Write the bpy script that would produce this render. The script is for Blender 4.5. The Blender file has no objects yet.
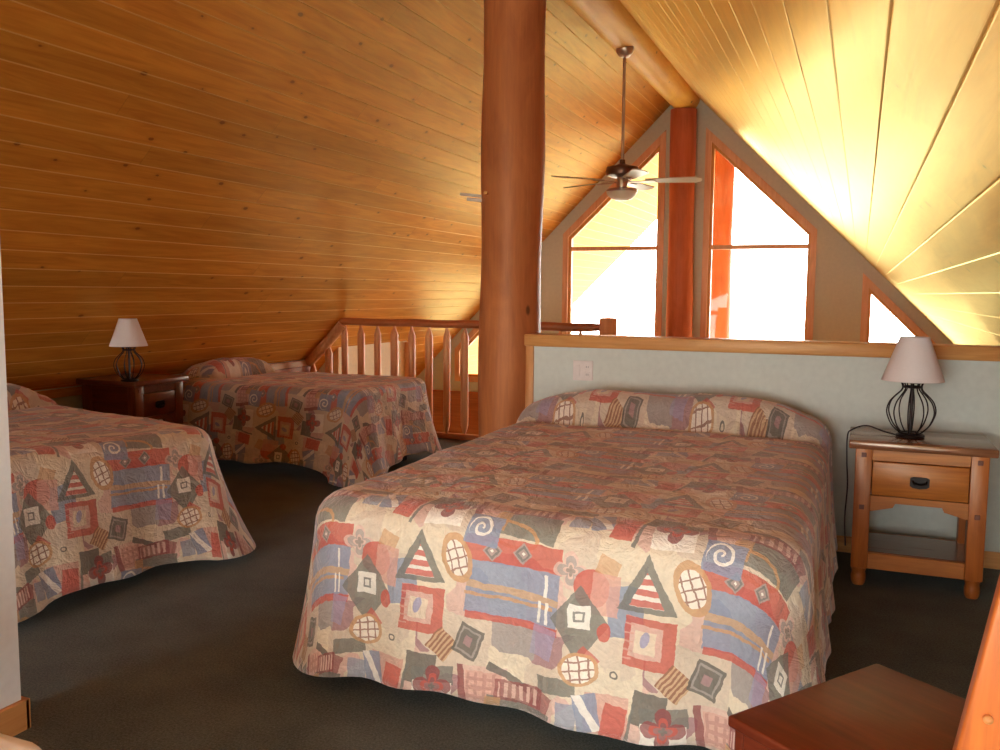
import bpy, bmesh, math, random
from mathutils import Vector, Matrix, geometry
random.seed(7)
S = bpy.context.scene
COL = S.collection
R45 = math.radians(45)

# ------------------------------------------------------------------ camera
cam_d = bpy.data.cameras.new('camera')
cam_d.sensor_fit = 'HORIZONTAL'; cam_d.sensor_width = 36.0
cam_d.lens = 36.0 * 873 / 1000
cam_d.clip_start = 0.05; cam_d.clip_end = 500
cam = bpy.data.objects.new('camera', cam_d); COL.objects.link(cam)
RX = Vector((0.9242632, 0.38167206, 0.00799911))
RD = Vector((0.04344658, -0.08434742, -0.99548878))
RF = Vector((-0.37927555, 0.92044117, -0.09454156))
cam.matrix_world = Matrix(((RX.x, -RD.x, -RF.x, 0), (RX.y, -RD.y, -RF.y, 0), (RX.z, -RD.z, -RF.z, 1.35), (0, 0, 0, 1)))
S.camera = cam
# ------------------------------------------------------------------ light
SKY = 14.5
w = bpy.data.worlds.new('world'); S.world = w; w.use_nodes = True
bgn = w.node_tree.nodes['Background']; bgn.inputs[0].default_value = (1.0, 0.985, 0.95, 1); bgn.inputs[1].default_value = SKY
def portal(x0, x1, z0, z1, y, face):
    l = bpy.data.lights.new('window_daylight', 'AREA'); l.shape = 'RECTANGLE'
    l.size = x1 - x0; l.size_y = z1 - z0; l.cycles.is_portal = True
    o = bpy.data.objects.new('window_daylight', l); COL.objects.link(o)
    o.location = ((x0 + x1) / 2, y, (z0 + z1) / 2)
    o.rotation_euler = (math.radians(90 if face < 0 else -90), 0, 0) # area light shines along local -Z
    if face < 0: o.rotation_euler = (math.radians(-90), 0, 0)
    else: o.rotation_euler = (math.radians(90), 0, 0)
AX = -1.97
portal(AX - 1.45, AX - .25, .1, 3.2, 10.62, -1)
portal(AX + .25, AX + 1.45, .1, 3.2, 10.62, -1)
portal(AX + 1.95, AX + 3.0, .1, 1.6, 10.62, -1)
portal(AX - 3.0, AX - 1.95, .1, 1.6, 10.62, -1)
portal(AX - 2.2, AX + 2.2, -2.65, -.6, 10.62, -1)
# unseen fill light added behind the camera to brighten the bed foot
rear = bpy.data.lights.new('rear_fill_light', 'AREA'); rear.shape = 'RECTANGLE'
rear.size = 1.6; rear.size_y = 1.3; rear.energy = 108; rear.color = (.90, .97, 1)
ro = bpy.data.objects.new('rear_fill_light', rear); COL.objects.link(ro)
ro.location = (-.9, -3.05, 1.3); ro.rotation_euler = (math.radians(90), 0, 0)
# second fill light, added low on the right for the small bed's foot
side = bpy.data.lights.new('side_fill_light', 'AREA'); side.shape = 'RECTANGLE'
side.size = 1.5; side.size_y = .45; side.energy = 36; side.color = (.90, .97, 1)
so = bpy.data.objects.new('side_fill_light', side); COL.objects.link(so)
so.location = (1.05, -.35, .38); so.rotation_euler = (math.radians(90), 0, math.radians(90))
S.view_settings.view_transform = 'Standard'; S.view_settings.look = 'None'
S.view_settings.exposure = 0.32; S.view_settings.gamma = 1; S.view_settings.use_curve_mapping = False
try:
    S.cycles.use_denoising = True
    S.cycles.max_bounces = 14; S.cycles.diffuse_bounces = 8; S.cycles.glossy_bounces = 4; S.cycles.transparent_max_bounces = 12
    S.cycles.sample_clamp_indirect = 8; S.cycles.caustics_reflective = False; S.cycles.caustics_refractive = False
except Exception: pass

# ------------------------------------------------------------------ node helpers
def lin(c):
    f = lambda v: v / 12.92 if v <= .04045 else ((v + .055) / 1.055) ** 2.4
    return tuple(f(x / 255) for x in c) + (1,)
class NT:
    def __init__(s, name, rough=.6, spec=.5):
        s.mat = bpy.data.materials.new(name); s.mat.use_nodes = True
        s.t = s.mat.node_tree; s.n = s.t.nodes; s.b = s.n['Principled BSDF']
        s.b.inputs['Roughness'].default_value = rough
        s.b.inputs['Specular IOR Level'].default_value = spec
    def put(s, i, v):
        if isinstance(v, bpy.types.NodeSocket): s.t.links.new(v, i)
        else:
            try: i.default_value = v
            except Exception: i.default_value = tuple(v)[:3]
    def m(s, op, a, b=None, c=None):
        n = s.n.new('ShaderNodeMath'); n.operation = op
        s.put(n.inputs[0], a)
        if b is not None: s.put(n.inputs[1], b)
        if c is not None: s.put(n.inputs[2], c)
        return n.outputs[0]
    def mix(s, f, a, b, mode='MIX'):
        n = s.n.new('ShaderNodeMix'); n.data_type = 'RGBA'; n.blend_type = mode
        s.put(n.inputs[0], f); s.put(n.inputs[6], a); s.put(n.inputs[7], b)
        return n.outputs[2]
    def obj(s): return s.n.new('ShaderNodeTexCoord').outputs['Object']
    def uv(s): return s.n.new('ShaderNodeTexCoord').outputs['UV']
    def sep(s, v):
        n = s.n.new('ShaderNodeSeparateXYZ'); s.put(n.inputs[0], v); return n.outputs[0], n.outputs[1], n.outputs[2]
    def comb(s, x, y, z=0.0):
        n = s.n.new('ShaderNodeCombineXYZ'); s.put(n.inputs[0], x); s.put(n.inputs[1], y); s.put(n.inputs[2], z); return n.outputs[0]
    def noise(s, v, scale, detail=3, rough=.5, dist=0, out=0):
        n = s.n.new('ShaderNodeTexNoise'); s.put(n.inputs['Vector'], v)
        n.inputs['Scale'].default_value = scale; n.inputs['Detail'].default_value = detail
        n.inputs['Roughness'].default_value = rough; n.inputs['Distortion'].default_value = dist
        return n.outputs[out]
    def white(s, v):
        n = s.n.new('ShaderNodeTexWhiteNoise'); n.noise_dimensions = '3D'; s.put(n.inputs['Vector'], v); return n.outputs['Value']
    def vor(s, v, scale, rnd=1.0, metric='EUCLIDEAN', dim='3D'):
        n = s.n.new('ShaderNodeTexVoronoi'); n.voronoi_dimensions = dim; n.distance = metric; s.put(n.inputs['Vector'], v); n.inputs['Scale'].default_value = scale
        n.inputs['Randomness'].default_value = rnd
        return n.outputs['Distance'], n.outputs['Color']
    def ramp(s, f, stops):
        n = s.n.new('ShaderNodeValToRGB'); s.put(n.inputs[0], f)
        e = n.color_ramp.elements
        while len(e) < len(stops): e.new(.5)
        for k, (p, c) in enumerate(stops): e[k].position = p; e[k].color = c if len(c) == 4 else tuple(c) + (1,)
        return n.outputs[0]
    def rng(s, v, a, b, c=0.0, d=1.0):
        n = s.n.new('ShaderNodeMapRange'); s.put(n.inputs[0], v)
        for k, x in enumerate((a, b, c, d)): n.inputs[k + 1].default_value = x
        return n.outputs[0]
    def bump(s, h, strength=.3, dist=.01):
        n = s.n.new('ShaderNodeBump'); s.put(n.inputs['Height'], h)
        n.inputs['Strength'].default_value = strength; n.inputs['Distance'].default_value = dist
        s.t.links.new(n.outputs[0], s.b.inputs['Normal'])
    def color(s, c): s.put(s.b.inputs['Base Color'], c)

def plain(name, c, rough=.5, metal=0, spec=.5, bump=None):
    g = NT(name, rough, spec); g.b.inputs['Metallic'].default_value = metal
    v = g.obj(); f = g.noise(v, 30, 3)
    c = lin(c); g.color(g.mix(f, tuple(x * .9 for x in c[:3]) + (1,), tuple(min(1, x * 1.08) for x in c[:3]) + (1,)))
    if bump: g.bump(g.noise(v, bump[0], 3), bump[1], .005)
    return g.mat

def wood(name, light, dark, axis='Z', rough=.35, fine=1.0, knots=.5, streak=8.0, coat=0.0):
    """solid timber; grain runs along the object's own axis"""
    g = NT(name, rough); x, y, z = g.sep(g.obj())
    g.b.inputs['Specular Tint'].default_value = (1, .84, .6, 1)
    g.b.inputs['Specular IOR Level'].default_value = .3 if 'log' in name or 'post' in name else .5
    a, b, c = {'X': (y, z, x), 'Y': (x, z, y), 'Z': (x, y, z)}[axis]
    v = g.comb(g.m('MULTIPLY', a, streak), g.m('MULTIPLY', b, streak), g.m('MULTIPLY', c, .9))
    n1 = g.noise(v, 1.6 * fine, 5, .6, 1.2)
    v2 = g.comb(g.m('MULTIPLY', a, 90), g.m('MULTIPLY', b, 90), g.m('MULTIPLY', c, 4))
    n2 = g.noise(v2, 1.0 * fine, 3, .6)
    f = g.m('ADD', g.m('MULTIPLY', n1, .75), g.m('MULTIPLY', n2, .25))
    col = g.ramp(f, [(.3, lin(dark)), (.62, lin(light))])
    if knots:
        vk = g.comb(g.m('MULTIPLY', a, 5), g.m('MULTIPLY', b, 5), g.m('MULTIPLY', c, 2.6))
        d, cc = g.vor(vk, 1.0)
        k = g.m('MULTIPLY', g.rng(d, .10, .05), g.m('GREATER_THAN', g.sep(cc)[0], 1 - knots))
        col = g.mix(g.m('MULTIPLY', k, .8), col, lin(tuple(q * .45 for q in dark)))
    g.color(col); g.bump(f, .12, .004)
    if coat:
        g.b.inputs['Coat Weight'].default_value = coat; g.b.inputs['Coat Tint'].default_value = (1, .9, .75, 1); g.b.inputs['Coat Roughness'].default_value = .25
    return g.mat

BOARD = .134
def board_mat(name, light, dark, rough):
    """knotty tongue-and-groove boards: local X crosses the boards, local Y runs along them"""
    g = NT(name, rough, .45); x, y, z = g.sep(g.obj())
    g.b.inputs['Specular Tint'].default_value = (1, .80, .34, 1)
    idx = g.m('FLOOR', g.m('DIVIDE', x, BOARD))
    off = g.m('MULTIPLY', g.white(g.comb(idx, 3.3, 1.0)), 4.9)
    seg = g.m('FLOOR', g.m('DIVIDE', g.m('ADD', y, off), 4.9))
    r1 = g.white(g.comb(idx, seg, 5.0)); r2 = g.m('ADD', g.m('MULTIPLY', g.white(g.comb(idx, seg, 9.0)), .35), g.m('MULTIPLY', g.white(g.comb(idx, 2.0, 9.0)), .65))
    sh = g.m('MULTIPLY', r1, 37.0)
    v = g.comb(g.m('ADD', g.m('MULTIPLY', x, 11), sh), g.m('ADD', g.m('MULTIPLY', y, .9), sh), r2)
    n1 = g.noise(v, 1.5, 4, .55, 1.6)
    v2 = g.comb(g.m('ADD', g.m('MULTIPLY', x, 110), sh), g.m('MULTIPLY', y, 5), r2)
    n2 = g.noise(v2, 1.0, 3, .6)
    f = g.m('ADD', g.m('MULTIPLY', n1, .8), g.m('MULTIPLY', n2, .2))
    col = g.ramp(f, [(.22, lin(dark)), (.62, lin(light))])
    tone = g.rng(r2, 0, 1, .84, 1.12)
    tn = g.n.new('ShaderNodeVectorMath'); tn.operation = 'SCALE'; g.put(tn.inputs[0], col); g.put(tn.inputs['Scale'], tone)
    col = tn.outputs[0]
    low = g.noise(g.comb(g.m('MULTIPLY', x, 2.2), g.m('MULTIPLY', y, .35), 4.0), 1.0, 3, .6, .5)
    tn2 = g.n.new('ShaderNodeVectorMath'); tn2.operation = 'SCALE'; g.put(tn2.inputs[0], col); g.put(tn2.inputs['Scale'], g.rng(low, .3, .7, .82, 1.14))
    col = tn2.outputs[0]
    # knots
    vk = g.comb(g.m('MULTIPLY', x, 5.2), g.m('MULTIPLY', y, 2.9), 0.0)
    d, cc = g.vor(vk, 1.0, .9, dim='2D')
    cr, cg, cb = g.sep(cc)
    size = g.rng(cg, 0, 1, .016, .06)
    wob = g.m('MULTIPLY', g.m('SUBTRACT', g.noise(g.comb(x, y, 0.0), 60, 2), .5), .03)
    dd = g.m('ADD', g.m('SUBTRACT', d, size), wob)
    k = g.m('MULTIPLY', g.rng(dd, .012, -.008), g.m('GREATER_THAN', cr, .58))
    col = g.mix(g.m('MULTIPLY', k, .85), col, lin((126, 56, 20)))
    halo = g.m('MULTIPLY', g.rng(dd, .09, 0.0), g.m('GREATER_THAN', cr, .58))
    col = g.mix(g.m('MULTIPLY', halo, .25), col, lin((150, 78, 26)))
    # butt joints
    fr = g.m('ABSOLUTE', g.m('SUBTRACT', g.m('FRACT', g.m('DIVIDE', g.m('ADD', y, off), 4.9)), .5))
    j = g.m('GREATER_THAN', fr, .4994)
    col = g.mix(g.m('MULTIPLY', j, .2), col, lin((90, 50, 22)))
    # light on the eased board edges, painted in as a paler colour
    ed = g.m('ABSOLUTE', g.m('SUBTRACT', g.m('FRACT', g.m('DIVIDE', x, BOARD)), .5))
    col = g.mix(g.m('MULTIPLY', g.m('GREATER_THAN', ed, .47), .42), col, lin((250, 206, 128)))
    g.color(col)
    big = g.noise(g.comb(g.m('MULTIPLY', x, 9), g.m('ADD', g.m('MULTIPLY', y, 2.2), sh), r2), 1.0, 2, .5, .8)
    g.bump(g.m('ADD', g.m('MULTIPLY', f, .5), big), .22, .006)
    bn = [n for n in g.n if n.bl_idname == 'ShaderNodeBump'][0].outputs[0]
    df = g.n.new('ShaderNodeBsdfDiffuse'); gl = g.n.new('ShaderNodeBsdfGlossy'); fr2 = g.n.new('ShaderNodeFresnel'); mx = g.n.new('ShaderNodeMixShader')
    gl.inputs[0].default_value = (1, .85, .40, 1); gl.inputs['Roughness'].default_value = rough; fr2.inputs[0].default_value = 1.45
    g.put(df.inputs[0], col)
    for q in (df, gl, fr2): g.t.links.new(bn, q.inputs['Normal'])
    g.t.links.new(fr2.outputs[0], mx.inputs[0]); g.t.links.new(df.outputs[0], mx.inputs[1]); g.t.links.new(gl.outputs[0], mx.inputs[2])
    g.t.links.new(mx.outputs[0], [n for n in g.n if n.bl_idname == 'ShaderNodeOutputMaterial'][0].inputs[0])
    return g.mat

M = {}
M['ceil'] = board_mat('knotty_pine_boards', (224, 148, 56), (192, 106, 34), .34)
M['log_red'] = wood('log_post_wood', (194, 118, 66), (150, 84, 48), 'Z', .45, .8, .35, 4)
M['log_gable'] = wood('gable_post_wood', (200, 112, 70), (168, 86, 50), 'Z', .5, .8, .2, 3)
M['log_ridge'] = wood('ridge_log_wood', (250, 198, 82), (226, 160, 54), 'Y', .5, .8, .6, 4)
M['rail'] = wood('railing_wood', (238, 176, 120), (208, 138, 86), 'Z', .4, 1, .3)
M['railx'] = wood('railing_wood_lengthwise', (190, 112, 66), (146, 78, 44), 'X', .4, 1, .3)
M['trim'] = wood('window_trim_wood', (238, 188, 138), (216, 154, 104), 'Z', .45, 1, .2)
M['sash'] = wood('window_sash_wood', (226, 162, 84), (190, 124, 56), 'Z', .4, 1, 0)
M['cap'] = wood('cap_wood', (216, 158, 92), (184, 118, 60), 'X', .38, 1, .5)
M['capy'] = wood('baseboard_wood', (206, 152, 92), (168, 108, 56), 'Y', .4, 1, .3)
M['capz'] = wood('end_trim_wood', (206, 140, 80), (168, 100, 50), 'Z', .4, 1, .3)
M['ns'] = wood('nightstand_wood', (196, 118, 48), (150, 80, 28), 'X', .36, 1.2, .3, 8, .1)
M['nsz'] = wood('nightstand_leg_wood', (186, 104, 44), (142, 72, 28), 'Z', .36, 1.2, .1, 8, .1)
M['nstop'] = wood('nightstand_top_wood', (150, 98, 66), (98, 60, 38), 'X', .18, 1.2, .2, 8, .5)
M['nsd'] = wood('dark_nightstand_wood', (112, 56, 34), (72, 34, 20), 'Y', .3, 1.2, .2, 8, .2)
M['nsdz'] = wood('dark_nightstand_leg_wood', (118, 62, 38), (80, 40, 24), 'Z', .3, 1.2, .1, 8, .2)
M['seat'] = wood('seat_wood', (122, 50, 24), (88, 30, 15), 'Y', .42, 1.2, 0, 7, .05)
M['seatz'] = wood('chair_frame_wood', (206, 112, 44), (164, 78, 26), 'Z', .32, 1.1, .1, 7, .3)
M['gwood'] = wood('wainscot_wood', (186, 110, 62), (146, 78, 42), 'X', .45, 1, .2)
M['paint'] = plain('grey_green_paint', (206, 210, 197), .7, bump=(160, .05))
M['gpaint'] = plain('warm_grey_paint', (210, 208, 178), .75, bump=(160, .05))
M['white'] = plain('white_paint', (226, 230, 226), .7, bump=(160, .05))
M['plate'] = plain('ivory_plastic', (222, 210, 200), .4)
M['platedark'] = plain('outlet_slot', (120, 110, 104), .5)
M['iron'] = plain('dark_iron', (52, 42, 40), .42, .75)
M['cord'] = plain('dark_cord', (40, 30, 30), .5)
M['nickel'] = plain('brushed_nickel', (190, 168, 150), .3, .8)
M['grey'] = plain('dull_silver_metal', (214, 196, 176), .4, .2)
M['bronze'] = plain('bronze_motor', (110, 76, 58), .35, .6)
M['blade'] = plain('fan_blade_beige', (196, 184, 150), .35)
M['handle'] = plain('blackened_pull', (38, 30, 26), .4, .7)
M['linen'] = plain('white_linen', (236, 236, 232), .8, bump=(60, .15))
M['plug'] = plain('dark_peg', (110, 54, 26), .5)
M['ground'] = plain('gravel_ground', (158, 154, 142), .9)
M['deck'] = wood('main_floor_wood', (196, 140, 80), (150, 96, 50), 'Y', .35, 1, .3)
def shade_mat():
    g = NT('lamp_shade_fabric', .8, .3); v = g.obj(); x, y, z = g.sep(v)
    n = g.noise(g.comb(g.m('MULTIPLY', x, 30), g.m('MULTIPLY', y, 30), g.m('MULTIPLY', z, 400)), 3, 2)
    g.color(g.mix(n, lin((226, 214, 206)), lin((240, 230, 222)))); g.bump(n, .1, .002)
    return g.mat
M['shade'] = shade_mat()
def bowl_mat():
    g = NT('frosted_glass', .35, .5); g.color(g.mix(g.noise(g.obj(), 12, 2), lin((226, 216, 190)), lin((238, 228, 204))))
    g.b.inputs['Subsurface Weight'].default_value = .2; return g.mat
M['bowl'] = bowl_mat()
def glass_mat():
    m = bpy.data.materials.new('window_glass'); m.use_nodes = True; t = m.node_tree; t.nodes.clear()
    o = t.nodes.new('ShaderNodeOutputMaterial'); mx = t.nodes.new('ShaderNodeMixShader')
    a = t.nodes.new('ShaderNodeBsdfTransparent'); b = t.nodes.new('ShaderNodeBsdfGlossy')
    a.inputs[0].default_value = (.97, .98, .97, 1); b.inputs['Roughness'].default_value = .02
    mx.inputs[0].default_value = .015
    t.links.new(a.outputs[0], mx.inputs[1]); t.links.new(b.outputs[0], mx.inputs[2]); t.links.new(mx.outputs[0], o.inputs[0])
    return m
M['glass'] = glass_mat()
def carpet_mat():
    g = NT('charcoal_carpet', .95, .1); v = g.obj()
    a = g.noise(v, 130, 3, .8); b = g.noise(v, 3.0, 4, .6)
    f = g.m('ADD', g.m('MULTIPLY', a, .7), g.m('MULTIPLY', b, .3))
    g.color(g.ramp(f, [(.34, lin((34, 42, 38))), (.64, lin((104, 112, 104)))]))
    g.b.inputs['Sheen Weight'].default_value = .15; g.b.inputs['Sheen Roughness'].default_value = .5
    g.bump(a, .6, .006); return g.mat
M['carpet'] = carpet_mat()

# ---- the printed bedspread: one repeat is 700 x 570 units, 960 units to the metre
def spread_mat():
    g = NT('patchwork_print_bedspread', .62, .35)
    W, H = 700.0, 570.0
    uvx, uvy, _ = g.sep(g.uv())
    uvv = g.comb(uvx, uvy, 0.0)
    wob = g.noise(uvv, 22, 3, .6, 0, 1)
    wx, wy, wz = g.sep(wob)
    P = g.m('MULTIPLY_ADD', g.m('SUBTRACT', wx, .5), 16.0, g.m('MULTIPLY', uvx, 960.0))
    Q = g.m('MULTIPLY_ADD', g.m('SUBTRACT', wy, .5), 16.0, g.m('MULTIPLY', uvy, -960.0))
    # the repeat steps down a little with every column
    col_i = g.m('FLOOR', g.m('DIVIDE', g.m('ADD', P, 350.0), W))
    C = dict(cream=(226, 212, 184), cream2=(216, 200, 176), pinkc=(220, 188, 170), red=(200, 96, 80), blue=(140, 152, 172),
             gray=(122, 122, 112), dark=(100, 98, 90), maroon=(146, 78, 76), gold=(206, 160, 112), salmon=(214, 164, 146),
             tan=(206, 170, 128), white=(248, 242, 226), mauve=(176, 140, 136), brown=(150, 104, 80), purple=(160, 158, 186), greyp=(172, 162, 152))
    def rel(cx, cy, rot=0):
        dx = g.m('WRAP', g.m('SUBTRACT', P, float(cx)), W / 2, -W / 2); dy = g.m('WRAP', g.m('SUBTRACT', Q, float(cy)), H / 2, -H / 2)
        if rot:
            c, s = math.cos(math.radians(rot)), math.sin(math.radians(rot))
            a = g.m('ADD', g.m('MULTIPLY', dx, c), g.m('MULTIPLY', dy, s)); b = g.m('SUBTRACT', g.m('MULTIPLY', dy, c), g.m('MULTIPLY', dx, s))
            return a, b
        return dx, dy
    def rectf(d, w_, h_): return g.m('MAXIMUM', g.m('DIVIDE', g.m('ABSOLUTE', d[0]), w_ / 2), g.m('DIVIDE', g.m('ABSOLUTE', d[1]), h_ / 2))
    def lt(f, t=1.0): return g.m('LESS_THAN', f, t)
    def ellf(d, a, b): return g.m('SQRT', g.m('ADD', g.m('POWER', g.m('DIVIDE', d[0], a), 2.0), g.m('POWER', g.m('DIVIDE', d[1], b), 2.0)))
    def trif(d, w_, h_):
        return g.m('MAXIMUM', g.m('DIVIDE', d[1], h_ / 2), g.m('SUBTRACT', g.m('ADD', g.m('DIVIDE', g.m('ABSOLUTE', d[0]), w_ / 2), .5), g.m('DIVIDE', d[1], h_)))
    def AND(a, b): return g.m('MULTIPLY', a, b)
    def stripes(x, period, duty=.5): return g.m('LESS_THAN', g.m('FRACT', g.m('DIVIDE', x, period)), duty)
    st = {'c': None}
    def lay(mask, c, a=.92):
        st['c'] = g.mix(g.m('MULTIPLY', mask, a * .93), st['c'], lin(C[c]))
    # ground: loose patches of close tones
    vd, vc = g.vor(g.comb(g.m('DIVIDE', g.m('WRAP', P, W, 0.0), 116.6667), g.m('DIVIDE', g.m('WRAP', Q, H, 0.0), 95.0), 0.0), 1.0, .75, 'CHEBYCHEV', '2D')
    cr = g.sep(vc)[0]
    rp = g.ramp(cr, [(0, lin(C['cream'])), (.34, lin(C['cream2'])), (.62, lin(C['pinkc'])), (.76, lin(C['cream'])), (.90, lin(C['mauve'])), (.95, lin(C['greyp']))])
    rp.node.color_ramp.interpolation = 'CONSTANT'
    st['c'] = rp
    R = lambda cx, cy, w_, h_, c, rot=0, a=.92: lay(lt(rectf(rel(cx, cy, rot), w_, h_)), c, a)
    # lower rows
    R(-100, 372, 125, 110, 'salmon', 0, .8); R(20, 336, 95, 90, 'dark', 4); R(220, 366, 140, 120, 'pinkc'); R(220, 366, 110, 90, 'salmon', 0, .7)
    R(300, 330, 150, 22, 'dark', 24); R(-250, 318, 120, 46, 'gray', -6); R(155, 372, 22, 130, 'maroon', -8)
    R(-300, 385, 60, 80, 'maroon', 20, .8); R(-215, 392, 60, 70, 'blue', 0, .8)
    d = rel(220, 366); lay(AND(lt(rectf(d, 100, 80)), g.m('MAXIMUM', stripes(d[0], 26, .4), stripes(d[1], 26, .4))), 'maroon', .35)
    R(60, 372, 60, 24, 'white', 12)
    # top row
    R(-155, -195, 66, 105, 'blue', -12); d = rel(-155, -195, -35); lay(AND(lt(rectf(rel(-155, -195, -12), 66, 105)), lt(rectf(d, 22, 130))), 'white')
    R(-80, -172, 66, 112, 'red', 8); R(-35, -170, 10, 150, 'gray', 10)
    R(60, -215, 130, 56, 'gray', -6); R(60, -150, 122, 96, 'white')
    R(330, -128, 200, 92, 'gray', 6); R(330, -200, 150, 60, 'maroon', 0, .8); d = rel(330, -200); lay(AND(lt(rectf(d, 130, 44)), stripes(d[0], 24, .5)), 'pinkc')
    d = rel(285, -95, 14); lay(AND(lt(ellf(d, 95, 42)), g.m('GREATER_THAN', ellf(d, 83, 31), 1.0)), 'gold')
    R(245, -140, 46, 76, 'gold', 8, .8)
    # stripe panel
    R(300, -38, 310, 74, 'red', 3); R(300, 78, 290, 160, 'blue', 3)
    R(300, 76, 290, 22, 'tan', 5); R(290, 100, 280, 10, 'gold', 3); R(300, 164, 290, 22, 'red', 3)
    for cx_ in (235, 330):
        d = rel(cx_, -38, 45); lay(lt(rectf(d, 44, 44)), 'greyp'); lay(AND(lt(rectf(d, 34, 34)), g.m('GREATER_THAN', rectf(d, 22, 22), 1.0)), 'gray'); lay(lt(rectf(d, 8, 8)), 'white')
    R(405, 45, 10, 62, 'white'); R(385, 122, 10, 62, 'white'); R(410, 122, 10, 62, 'white')
    # grey flower
    d = rel(-220, -14); rr = g.m('SQRT', g.m('ADD', g.m('MULTIPLY', d[0], d[0]), g.m('MULTIPLY', d[1], d[1])))
    th = g.m('ARCTAN2', d[1], d[0]); pet = g.m('MULTIPLY_ADD', g.m('ABSOLUTE', g.m('COSINE', g.m('MULTIPLY', th, 2.0))), 30.0, 24.0)
    lay(lt(g.m('DIVIDE', rr, pet)), 'pinkc'); pr = g.m('DIVIDE', rr, pet)
    lay(AND(lt(pr, .78), g.m('GREATER_THAN', pr, .45)), 'greyp'); lay(lt(pr, .3), 'gray', .7)
    # circle, blue, pink, gold group
    R(-60, 84, 105, 140, 'blue', -8); lay(lt(ellf(rel(-158, 30), 52, 56)), 'red'); R(-112, -34, 62, 54, 'gold', 22, .75); R(-118, 44, 80, 118, 'salmon', 4, .85)
    # the little house
    lay(lt(g.m('ADD', g.m('DIVIDE', g.m('ABSOLUTE', rel(-190, 130)[0]), 75.0), g.m('DIVIDE', g.m('ABSOLUTE', rel(-190, 130)[1]), 95.0)), 1.15), 'gray')
    d = rel(-190, 112); R(-190, 112, 66, 66, 'white'); f = rectf(d, 30, 30); lay(AND(lt(f), g.m('GREATER_THAN', f, .6)), 'gray')
    lay(lt(ellf(rel(-118, 150), 20, 28)), 'red')
    # triangle
    d = rel(0, -4); lay(lt(trif(d, 172, 160)), 'gray'); d2 = rel(0, 12); m2 = lt(trif(d2, 100, 98)); lay(m2, 'white'); lay(AND(m2, stripes(d2[1], 30, .6)), 'red')
    # basket leaf
    d = rel(122, -6, -18); f = ellf(d, 48, 78); lay(lt(f), 'gold'); m2 = lt(f, .72); lay(m2, 'white')
    lay(AND(m2, g.m('MAXIMUM', stripes(d[0], 26, .18), stripes(d[1], 30, .16))), 'brown')
    # red framed square
    d = rel(12, 160, 3); f = rectf(d, 142, 138); lay(lt(f), 'red'); R(2, 156, 92, 92, 'pinkc', 3); lay(AND(lt(f), g.m('MULTIPLY', stripes(d[1], 24, .2), lt(g.m('ADD', d[0], 75.0), 30.0))), 'salmon')
    R(0, 158, 60, 62, 'cream', 3); lay(lt(ellf(rel(-2, 150, 20), 12, 24)), 'purple')
    # small motifs
    d = rel(84, 258, 38); lay(lt(rectf(d, 76, 76)), 'tan'); lay(AND(lt(rectf(d, 76, 76)), stripes(d[0], 13, .5)), 'brown')
    d = rel(168, 238, 20); f = rectf(d, 80, 92); lay(lt(f), 'dark'); lay(AND(lt(f, .8), g.m('GREATER_THAN', f, .66)), 'greyp'); lay(lt(f, .3), 'mauve')
    R(-85, 262, 40, 36, 'cream'); d = rel(-85, 262); rr = ellf(d, 12, 12); lay(AND(lt(rr), g.m('GREATER_THAN', rr, .55)), 'dark')
    R(-165, 228, 60, 50, 'red', 40, .8); d = rel(-185, 258, -10); f = ellf(d, 60, 46); lay(lt(f), 'gold'); m2 = lt(f, .8)
    lay(m2, 'white'); lay(AND(m2, g.m('MAXIMUM', stripes(d[0], 28, .2), stripes(d[1], 24, .2))), 'brown')
    R(-300, 205, 70, 90, 'purple', 12, .6)
    # maroon flower
    for (fx, fy, sc) in ((60, -186, 1.0),):
        d = rel(fx, fy); rr = g.m('SQRT', g.m('ADD', g.m('MULTIPLY', d[0], d[0]), g.m('MULTIPLY', d[1], d[1])))
        th = g.m('ARCTAN2', d[1], d[0]); pet = g.m('MULTIPLY_ADD', g.m('ABSOLUTE', g.m('COSINE', g.m('MULTIPLY', th, 2.0))), 34.0, 26.0)
        pr = g.m('DIVIDE', rr, pet); lay(lt(pr), 'maroon'); lay(AND(lt(pr, .62), g.m('GREATER_THAN', pr, .42)), 'red'); lay(lt(pr, .2), 'gray')
    # swirl
    d = rel(192, -104); rr = g.m('SQRT', g.m('ADD', g.m('MULTIPLY', d[0], d[0]), g.m('MULTIPLY', d[1], d[1])))
    lay(lt(rectf(rel(200, -100, 8), 110, 96)), 'blue'); th = g.m('ARCTAN2', d[1], d[0])
    sp = g.m('SINE', g.m('MULTIPLY_ADD', rr, .26, th)); lay(AND(g.m('GREATER_THAN', sp, .45), lt(rr, 40.0)), 'white')
    # pencil outlines of the print, a faint seam grid
    # painterly variation
    nz = g.noise(uvv, 60, 3, .65); nz2 = g.noise(uvv, 7, 3, .6)
    v = g.m('MULTIPLY_ADD', nz, .34, g.m('MULTIPLY_ADD', nz2, .22, .70))
    sc = g.n.new('ShaderNodeVectorMath'); sc.operation = 'SCALE'; g.put(sc.inputs[0], st['c']); g.put(sc.inputs['Scale'], v)
    g.color(sc.outputs[0])
    o = g.obj(); h = g.m('ADD', g.m('MULTIPLY', g.noise(o, 14, 4, .6, .8), 1.0), g.m('MULTIPLY', g.noise(o, 60, 2), .12))
    g.bump(h, .7, .028)
    g.b.inputs['Sheen Weight'].default_value = .65; g.b.inputs['Sheen Roughness'].default_value = .45; g.b.inputs['Sheen Tint'].default_value = (1, .86, .78, 1)
    return g.mat
M['spread'] = spread_mat()

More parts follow.
